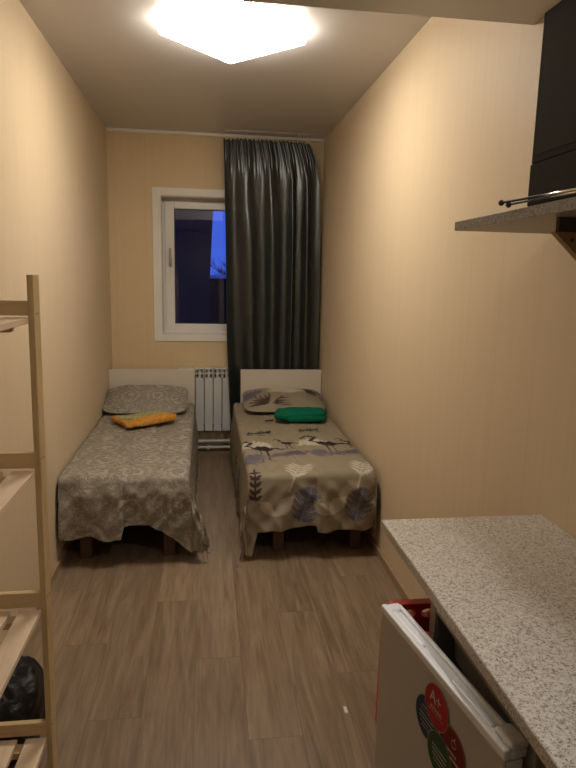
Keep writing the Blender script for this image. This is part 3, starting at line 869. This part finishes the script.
# ------------------------------------------------------------------ refrigerator
def fridge():
    r = empty('refrigerator', (.78, 1.12, 0), 'small white refrigerator under the worktop with its door ajar and round stickers', 'refrigerator')
    x0, x1, y0, y1, z0, z1 = .568, .985, .868, 1.376, .022, .822
    w = .036
    b = bmesh.new()
    bx(b, x0, x1, y0, y0 + w, z0, z1, bev=.003); bx(b, x0, x1, y1 - w, y1, z0, z1, bev=.003)
    bx(b, x0, x1, y0 + w, y1 - w, z1 - .04, z1, bev=.003); bx(b, x0, x1, y0 + w, y1 - w, z0, z0 + .06, bev=.003)
    bx(b, x1 - .03, x1, y0 + w, y1 - w, z0 + .06, z1 - .04)
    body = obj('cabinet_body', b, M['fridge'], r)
    b = bmesh.new(); e = .004
    bx(b, x0 + .006, x1 - .031, y0 + w, y0 + w + e, z0 + .06, z1 - .04); bx(b, x0 + .006, x1 - .031, y1 - w - e, y1 - w, z0 + .06, z1 - .04)
    bx(b, x0 + .006, x1 - .031, y0 + w + e, y1 - w - e, z1 - .04 - e, z1 - .04); bx(b, x0 + .006, x1 - .031, y0 + w + e, y1 - w - e, z0 + .06, z0 + .06 + e)
    obj('inner_liner', b, M['fridge_liner'], body, label='dark grey inner lining')
    for zz in (.30, .52):
        obj('shelf', box(x0 + .03, x1 - .04, y0 + w + e + .001, y1 - w - e - .001, zz, zz + .006), M['fridge_liner'], body)
    obj('freezer_compartment', box(x0 + .05, x1 - .04, y0 + w + e + .001, y1 - w - e - .001, .66, .76, bev=.006), M['fridge_liner'], body)
    for xx in (x0 + .04, x1 - .04):
        for yy in (y0 + .04, y1 - .04): obj('foot', tube(bmesh.new(), [(xx, yy, 0), (xx, yy, z0 + .002)], .014, 12), M['black'], r)
    # door, hinged at the near end; local X runs along the door, local -Y is its thickness towards the body
    dr = bpy.data.objects.new('door', None); link(dr)
    # door as a mesh part: build locally, rotate into place in mesh space
    ang = math.atan2(.988, -.153)
    Mx = Matrix.Translation((.511, .867, 0)) @ Matrix.Rotation(ang, 4, 'Z')
    bpy.data.objects.remove(dr)
    Ld, Td, Zt = .498, .046, .800
    def put(bm): 
        bm.transform(Mx); return bm
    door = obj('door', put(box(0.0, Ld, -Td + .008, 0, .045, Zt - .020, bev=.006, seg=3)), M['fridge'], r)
    # top cap with grip channel
    b = bmesh.new()
    bx(b, -.001, Ld + .001, -.014, .0015, Zt - .020, Zt, bev=.004, seg=3)
    bx(b, .03, Ld - .012, -Td, -Td + .010, Zt - .020, Zt + .001, bev=.003)
    bx(b, .03, Ld - .012, -Td + .010, -.014, Zt - .020, Zt - .009)
    bx(b, -.001, .060, -Td, -.013, Zt - .020, Zt - .002, bev=.004)
    bx(b, Ld - .03, Ld + .001, -Td, -.013, Zt - .020, Zt - .002, bev=.004)
    bx(b, .060, .20, -.030, -.013, Zt - .020, Zt - .003, bev=.005)
    bx(b, .32, Ld - .03, -.028, -.013, Zt - .020, Zt - .003, bev=.005)
    obj('door_top_cap', put(b), M['fridge_trim'], door, label='white plastic top edge with a grip channel')
    b = bmesh.new(); bx(b, -.002, .052, -Td - .004, -.010, Zt - .002, Zt + .010, bev=.008, seg=3)
    obj('hinge_cover', put(b), M['fridge_trim'], door)
    b = bmesh.new(); bx(b, .01, Ld - .01, -Td - .004, -Td + .008, .05, Zt - .022, bev=.003)
    obj('door_gasket', put(b), M['grey_gasket'], door)
    obj('door_side_edge', put(box(-.0015, .004, -Td + .009, -.006, .046, Zt - .022, bev=.001)), M['fridge_trim'], door)
    # stickers: discs lying on the outer face
    def mkm(n_, c): return mat(n_, c, .6, spec=.2)
    OUT = .0008
    def disc(cx, cz, rad, m_, y, name, label):
        b = bmesh.new()
        n = 56
        f = [b.verts.new((cx + rad * math.cos(2 * PI * k / n), y, cz + rad * math.sin(2 * PI * k / n))) for k in range(n)]
        g = [b.verts.new((cx + rad * math.cos(2 * PI * k / n), y - .0006, cz + rad * math.sin(2 * PI * k / n))) for k in range(n)]
        b.faces.new(f); b.faces.new(g[::-1])
        for k in range(n): b.faces.new((f[k], g[k], g[(k + 1) % n], f[(k + 1) % n]))
        return obj(name, put(b), m_, door, label=label)
    def ring(par, cx, cz, rad, y, m_):
        b = bmesh.new(); n = 56
        A = [b.verts.new((cx + rad * math.cos(2 * PI * k / n), y, cz + rad * math.sin(2 * PI * k / n))) for k in range(n)]
        B = [b.verts.new((cx + (rad - .0014) * math.cos(2 * PI * k / n), y, cz + (rad - .0014) * math.sin(2 * PI * k / n))) for k in range(n)]
        for k in range(n): b.faces.new((A[k], A[(k + 1) % n], B[(k + 1) % n], B[k]))
        obj('sticker_rim', put(b), m_, par)
    ink = mat('pale_sticker_ink', (.55, .50, .47), .5)
    rim = mat('sticker_rim_grey', (.40, .36, .32), .5)
    cr = mkm('sticker_red', (.42, .022, .016)); cb = mkm('sticker_navy', (.018, .045, .10)); cd = mkm('sticker_dark_red', (.20, .012, .012)); cg = mkm('sticker_green', (.03, .085, .035))
    S = {}
    R_ = .0475
    specs = [('blue', .2560, .668, cb, 'dark blue round sticker'), ('dred', .1520, .673, cd, 'dark red round sticker with a drawn apple'),
             ('red', .2190, .7215, cr, 'bright red round sticker reading A+'), ('green', .1960, .627, cg, 'dark green round sticker')]
    yy = .0010
    for key, cx, cz, m_, lab in specs:
        o = disc(cx, cz, R_, m_, yy, 'sticker', lab); S[key] = (o, cx, cz, yy + .0003)
        ring(o, cx, cz, R_, yy + .0003, rim); yy += .0006
    # writing: seen from outside the reader's right is the near end (-local X)
    def text(key, s, size, dx, dz, m_=ink, rot=0.0):
        o0, cx, cz, y = S[key]
        cu = bpy.data.curves.new('t', 'FONT'); cu.body = s; cu.size = size; cu.align_x = 'CENTER'; cu.align_y = 'CENTER'; cu.extrude = .0002; cu.offset = size * .012
        tmp = bpy.data.objects.new('t', cu); link(tmp)
        bpy.context.view_layer.update()
        dg = bpy.context.evaluated_depsgraph_get()
        me = bpy.data.meshes.new_from_object(tmp.evaluated_get(dg))
        bpy.data.objects.remove(tmp)
        b = bmesh.new(); b.from_mesh(me); bpy.data.meshes.remove(me)
        for v in b.verts:
            X, Y, Z = v.co
            c_, s_ = math.cos(rot), math.sin(rot); X, Y = X * c_ - Y * s_, X * s_ + Y * c_
            v.co = Vector((cx - (X + dx), y + .0002 + Z, cz + Y + dz))
        put(b); obj('sticker_text', b, m_, o0)
    text('red', 'A+', .036, -.004, .015); text('red', 'КЛАСС', .0125, 0, -.009)
    def bars(key, rows, m_=ink):
        o0, cx, cz, y = S[key]
        b = bmesh.new()
        for (dx, dz, w_, h_) in rows:
            bx(b, cx - dx - w_ / 2, cx - dx + w_ / 2, y, y + .0003, cz + dz - h_ / 2, cz + dz + h_ / 2)
        put(b); obj('sticker_text', b, m_, o0)
    # fine print lines, too small to read in the photograph
    def words(dz, w_, h_=.0013, seed=1, dx0=0):
        rnd = random.Random(seed); out = []; x = -w_ / 2
        while x < w_ / 2:
            l = rnd.uniform(.003, .008); out.append((dx0 + x + l / 2, dz, l, h_)); x += l + .0016
        return out
    bars('red', [(0, -.018, .060, .0006)])
    bars('blue', words(.020, .040, .0016, 2) + words(.012, .054, .0010, 14) + words(.001, .056, .0026, 3) + words(-.008, .054, .0026, 4) + words(-.018, .046, .0014, 5) + words(-.026, .036, .0014, 6))
    bars('dred', words(-.005, .038, .0042, 8, -.004) + words(-.017, .050, .0050, 9, 0))
    bars('green', words(.010, .054, .0026, 10) + words(.000, .054, .0026, 11) + words(-.010, .050, .0026, 12) + words(-.020, .040, .0016, 13))
    o0, cx, cz, y = S['dred']      # apple outline
    b = bmesh.new(); pts = []
    for k in range(25):
        th = 2 * PI * k / 24; rr = .0085 * (1 - .18 * math.sin(th) ** 8 * (1 if math.sin(th) > 0 else .4))
        pts.append((cx - .004 + rr * math.cos(th), y + .0003, cz + .019 + rr * math.sin(th)))
    tube(b, pts, .0006, 6, cap=False); tube(b, [(cx - .004, y + .0003, cz + .0265), (cx - .008, y + .0003, cz + .033)], .0007, 6)
    put(b); obj('apple_mark', b, ink, o0)
fridge()

# ------------------------------------------------------------------ red folding stool leaning behind the refrigerator
def red_stool():
    r = empty('folding_stool', (.56, 1.44, 0), 'red plastic folding stool with oval holes standing folded beyond the refrigerator', 'stool')
    # seat panel, upright: outline in (x,z), holes cut by building the face from a grid of samples
    y0, y1 = 1.415, 1.440
    bm = bmesh.new()
    outer = []
    X0, X1, Z0, Z1 = .458, .742, .395, .762
    def arc(cx, cz, a0, a1, r_, n=6): return [(cx + r_ * math.cos(a0 + (a1 - a0) * i / n), cz + r_ * math.sin(a0 + (a1 - a0) * i / n)) for i in range(n + 1)]
    rc = .035
    outer = arc(X1 - rc, Z1 - rc, 0, PI / 2, rc) + arc(X0 + rc + .004, Z1 - rc, PI / 2, PI, rc) + arc(X0 + .012, Z0 + .012, PI, 1.5 * PI, .012) + arc(X1 - .012, Z0 + .012, 1.5 * PI, 2 * PI, .012)
    holes = []
    for cx, cz, rx, rz in [(.528, .735, .013, .020), (.578, .735, .013, .020), (.632, .735, .013, .020), (.690, .735, .013, .020), (.528, .67, .012, .018), (.578, .67, .012, .018), (.632, .67, .012, .018), (.690, .67, .012, .018)]:
        holes.append([(cx + rx * 1.35 * math.cos(2 * PI * i / 20), cz + rz * .62 * math.sin(2 * PI * i / 20)) for i in range(20)])
    def loop(pts, y):
        vs = [bm.verts.new((p[0], y, p[1])) for p in pts]
        es = [bm.edges.new((vs[i], vs[(i + 1) % len(vs)])) for i in range(len(vs))]
        return vs, es
    lf = []; lb_ = []
    for y, acc in ((y0, lf), (y1, lb_)):
        alle = []
        for pts in [outer] + holes:
            vs, es = loop(pts, y); acc.append(vs); alle += es
        bmesh.ops.triangle_fill(bm, use_beauty=True, use_dissolve=False, edges=alle)
    for A, B in zip(lf, lb_):
        for i in range(len(A)):
            bm.faces.new((A[i], A[(i + 1) % len(A)], B[(i + 1) % len(A)], B[i]))
    obj('seat_panel', bm, M['red_plastic'], r)
    for xx in (.490, .700):
        obj('leg', box(xx, xx + .028, 1.418, 1.438, 0, .394, bev=.004), M['red_plastic'], r)
        obj('leg', box(xx, xx + .028, 1.446, 1.466, 0, .70, bev=.004), M['red_plastic'], r)
    obj('stretcher', box(.519, .699, 1.448, 1.464, .20, .235, bev=.004), M['red_plastic'], r)
    obj('stretcher', box(.519, .699, 1.420, 1.436, .12, .155, bev=.004), M['red_plastic'], r)
    obj('hinge_rod', tube(bmesh.new(), [(.495, 1.443, .66), (.720, 1.443, .66)], .003, 8), M['metal'], r)
red_stool()

# ------------------------------------------------------------------ wall shelf, television, antenna
ws = empty('wall_shelf', (.85, 1.0, 1.737), 'speckled wall shelf on wooden brackets high on the right wall', 'shelf')
b = box(.694, XR - .001, .30, 1.690, 1.737, 1.761, bev=.001)
obj('shelf_board', b, M['counter_edge'], ws)
for y_ in (1.245, .45):
    b = bmesh.new(); prism(b, [(.735, 1.706), (XR - .001, 1.706), (XR - .001, 1.470)], 'y', y_, y_ + .02)
    br_ = obj('bracket', b, M['bracket'], ws, label='triangular brown wooden bracket')
    b = bmesh.new(); bx(b, .745, XR - .001, y_ + .004, y_ + .016, 1.706, 1.7365); obj('spacer', b, M['bed_base'], br_)
    for xx, zz in ((.775, 1.690), (.90, 1.66)): obj('screw', tube(bmesh.new(), [(xx, y_ - .0015, zz), (xx, y_ + .002, zz)], .004, 10), M['black'], br_)
tv = empty('television', (.74, 1.0, 1.761), 'dark flat television standing upright on the wall shelf', 'television')
TX = .6975
b = bmesh.new(); bx(b, TX, TX + .045, .62, 1.300, 1.850, 2.150, bev=.002)
obj('screen_housing', b, M['tv'], tv)
obj('screen', box(TX - .0008, TX + .001, .635, 1.288, 1.865, 2.138), M['tv_screen'], tv)
obj('lower_housing', box(TX, TX + .050, .616, 1.304, 1.7625, 1.8495, bev=.002), M['tv'], tv)
at_ = empty('antenna', (.69, 1.3, 1.775), 'thin twin rod antenna with ball tips lying over the shelf edge', 'antenna')
b = bmesh.new()
# two rods pointing away from the camera, resting on a small base on the shelf beside the television
tube(b, [(.6915, .93, 1.7690), (.684, 1.395, 1.7800)], .0030, 8); obj('rod', b, M['chrome'], at_, smooth=True)
b = bmesh.new(); tube(b, [(.6925, .93, 1.7655), (.691, 1.372, 1.7735)], .0026, 8); obj('rod', b, M['chrome'], at_, smooth=True)
b = bmesh.new(); ball(b, (.684, 1.398, 1.7800), .0068); obj('ball_tip', b, M['black'], at_, smooth=True)
b = bmesh.new(); ball(b, (.691, 1.375, 1.7735), .0068); obj('ball_tip', b, M['black'], at_, smooth=True)
obj('antenna_base', box(.680, .6965, .88, .945, 1.7615, 1.785, bev=.002), M['black'], at_)

# scrap of paper on the floor
b = bmesh.new(); bx(b, .512, .524, 1.975, 2.010, 0.0, .004, bev=.001)
tag(obj('paper_scrap', b, M['paper']), 'tiny whitish scrap lying on the open floor left of the refrigerator', 'scrap')

# ------------------------------------------------------------------ outside the window
def outside():
    g = bpy.data.materials.new('trodden_snow'); g.use_nodes = True
    snow = mat('snow', (.75, .78, .85), .8); darkw = mat('dark_outer_wall', (.012, .010, .010), .9); bark = mat('dark_bark', (.02, .016, .014), .9)
    struct('ground_outside', box(-12, 16, D + .36, 40, -1.1, -1.0), snow)
    b = bmesh.new(); prism(b, [(-7, -1.0), (.062, -1.0), (.0621, 1.58), (.104, 2.49), (.27, 6.0), (-7, 6.0)], 'y', 9.0, 15.0)
    s = obj('neighbouring_building', b, darkw, None, origin=(-3.5, 11.8, -1.0)); tag(s, 'dark neighbouring building filling the left of the window', 'building')
    fr_ = empty('fence', (3.0, 14.2, -1.0), 'dark fence topped with snow seen low through the window', 'fence')
    obj('fence_panel', box(.065, 12, 14.1, 14.2, -1.0, 1.52), darkw, fr_)
    obj('snow_cap', box(.066, 12, 14.02, 14.28, 1.52, 1.60, bev=.03), snow, fr_)
    rnd = random.Random(5)
    for i, (tx, ty, hh) in enumerate([(.55, 18.5, 2.55), (1.3, 21, 3.0), (2.3, 18.5, 3.3), (3.4, 23, 3.6)]):
        bm = bmesh.new()
        def branch(p, d, l, r_, dep):
            q = p + d * l
            tube(bm, [p, (p + q) / 2 + Vector((rnd.uniform(-.04, .04), 0, rnd.uniform(-.03, .03))) * l, q], r_, 5, taper=[r_, r_ * .85, r_ * .6])
            if dep == 0: return
            for _ in range(4 if dep > 1 else 5):
                nd = (d + Vector((rnd.uniform(-.9, .9), rnd.uniform(-.7, .7), rnd.uniform(-.1, .6)))).normalized()
                branch(p + d * l * rnd.uniform(.45, 1.0), nd, l * rnd.uniform(.5, .72), r_ * .5, dep - 1)
        branch(Vector((tx, ty, -1)), Vector((0, 0, 1)), hh * .62, .07, 4)
        t_ = obj('bare_tree', bm, bark, None, origin=(tx, ty, -1))
        tag(t_, 'bare dark tree beyond the fence against the blue dusk sky', 'tree', 'bare trees beyond the fence')
outside()

w = bpy.data.worlds.new('dusk'); sc.world = w; w.use_nodes = True
bg = w.node_tree.nodes['Background']
bg.inputs['Color'].default_value = (.055, .14, .85, 1); bg.inputs['Strength'].default_value = 1.0

LAMP_STRENGTH = 31.0
M['lamp'].node_tree.nodes['Principled BSDF'].inputs['Emission Strength'].default_value = LAMP_STRENGTH

# ------------------------------------------------------------------ camera
R2 = Vector((0.99106167, -0.13161514, 0.02177659)); U2 = Vector((0.00159237, 0.17489669, 0.9845855)); F = Vector((0.13339502, 0.97575028, -0.17354298))
cam = bpy.data.cameras.new('camera'); co = bpy.data.objects.new('camera', cam); link(co)
mw = Matrix.Identity(4)
for i in range(3):
    mw[i][0] = R2[i]; mw[i][1] = U2[i]; mw[i][2] = -F[i]
mw[0][3], mw[1][3], mw[2][3] = 0, 0, 1.6
co.matrix_world = mw
cam.sensor_fit = 'AUTO'; cam.sensor_width = 36; cam.lens = 610.0 / 768 * 36; cam.clip_start = .02; cam.clip_end = 200
sc.camera = co
sc.view_settings.view_transform = 'Standard'; sc.view_settings.look = 'None'; sc.view_settings.gamma = 1; sc.view_settings.use_curve_mapping = False
sc.view_settings.exposure = 0.0
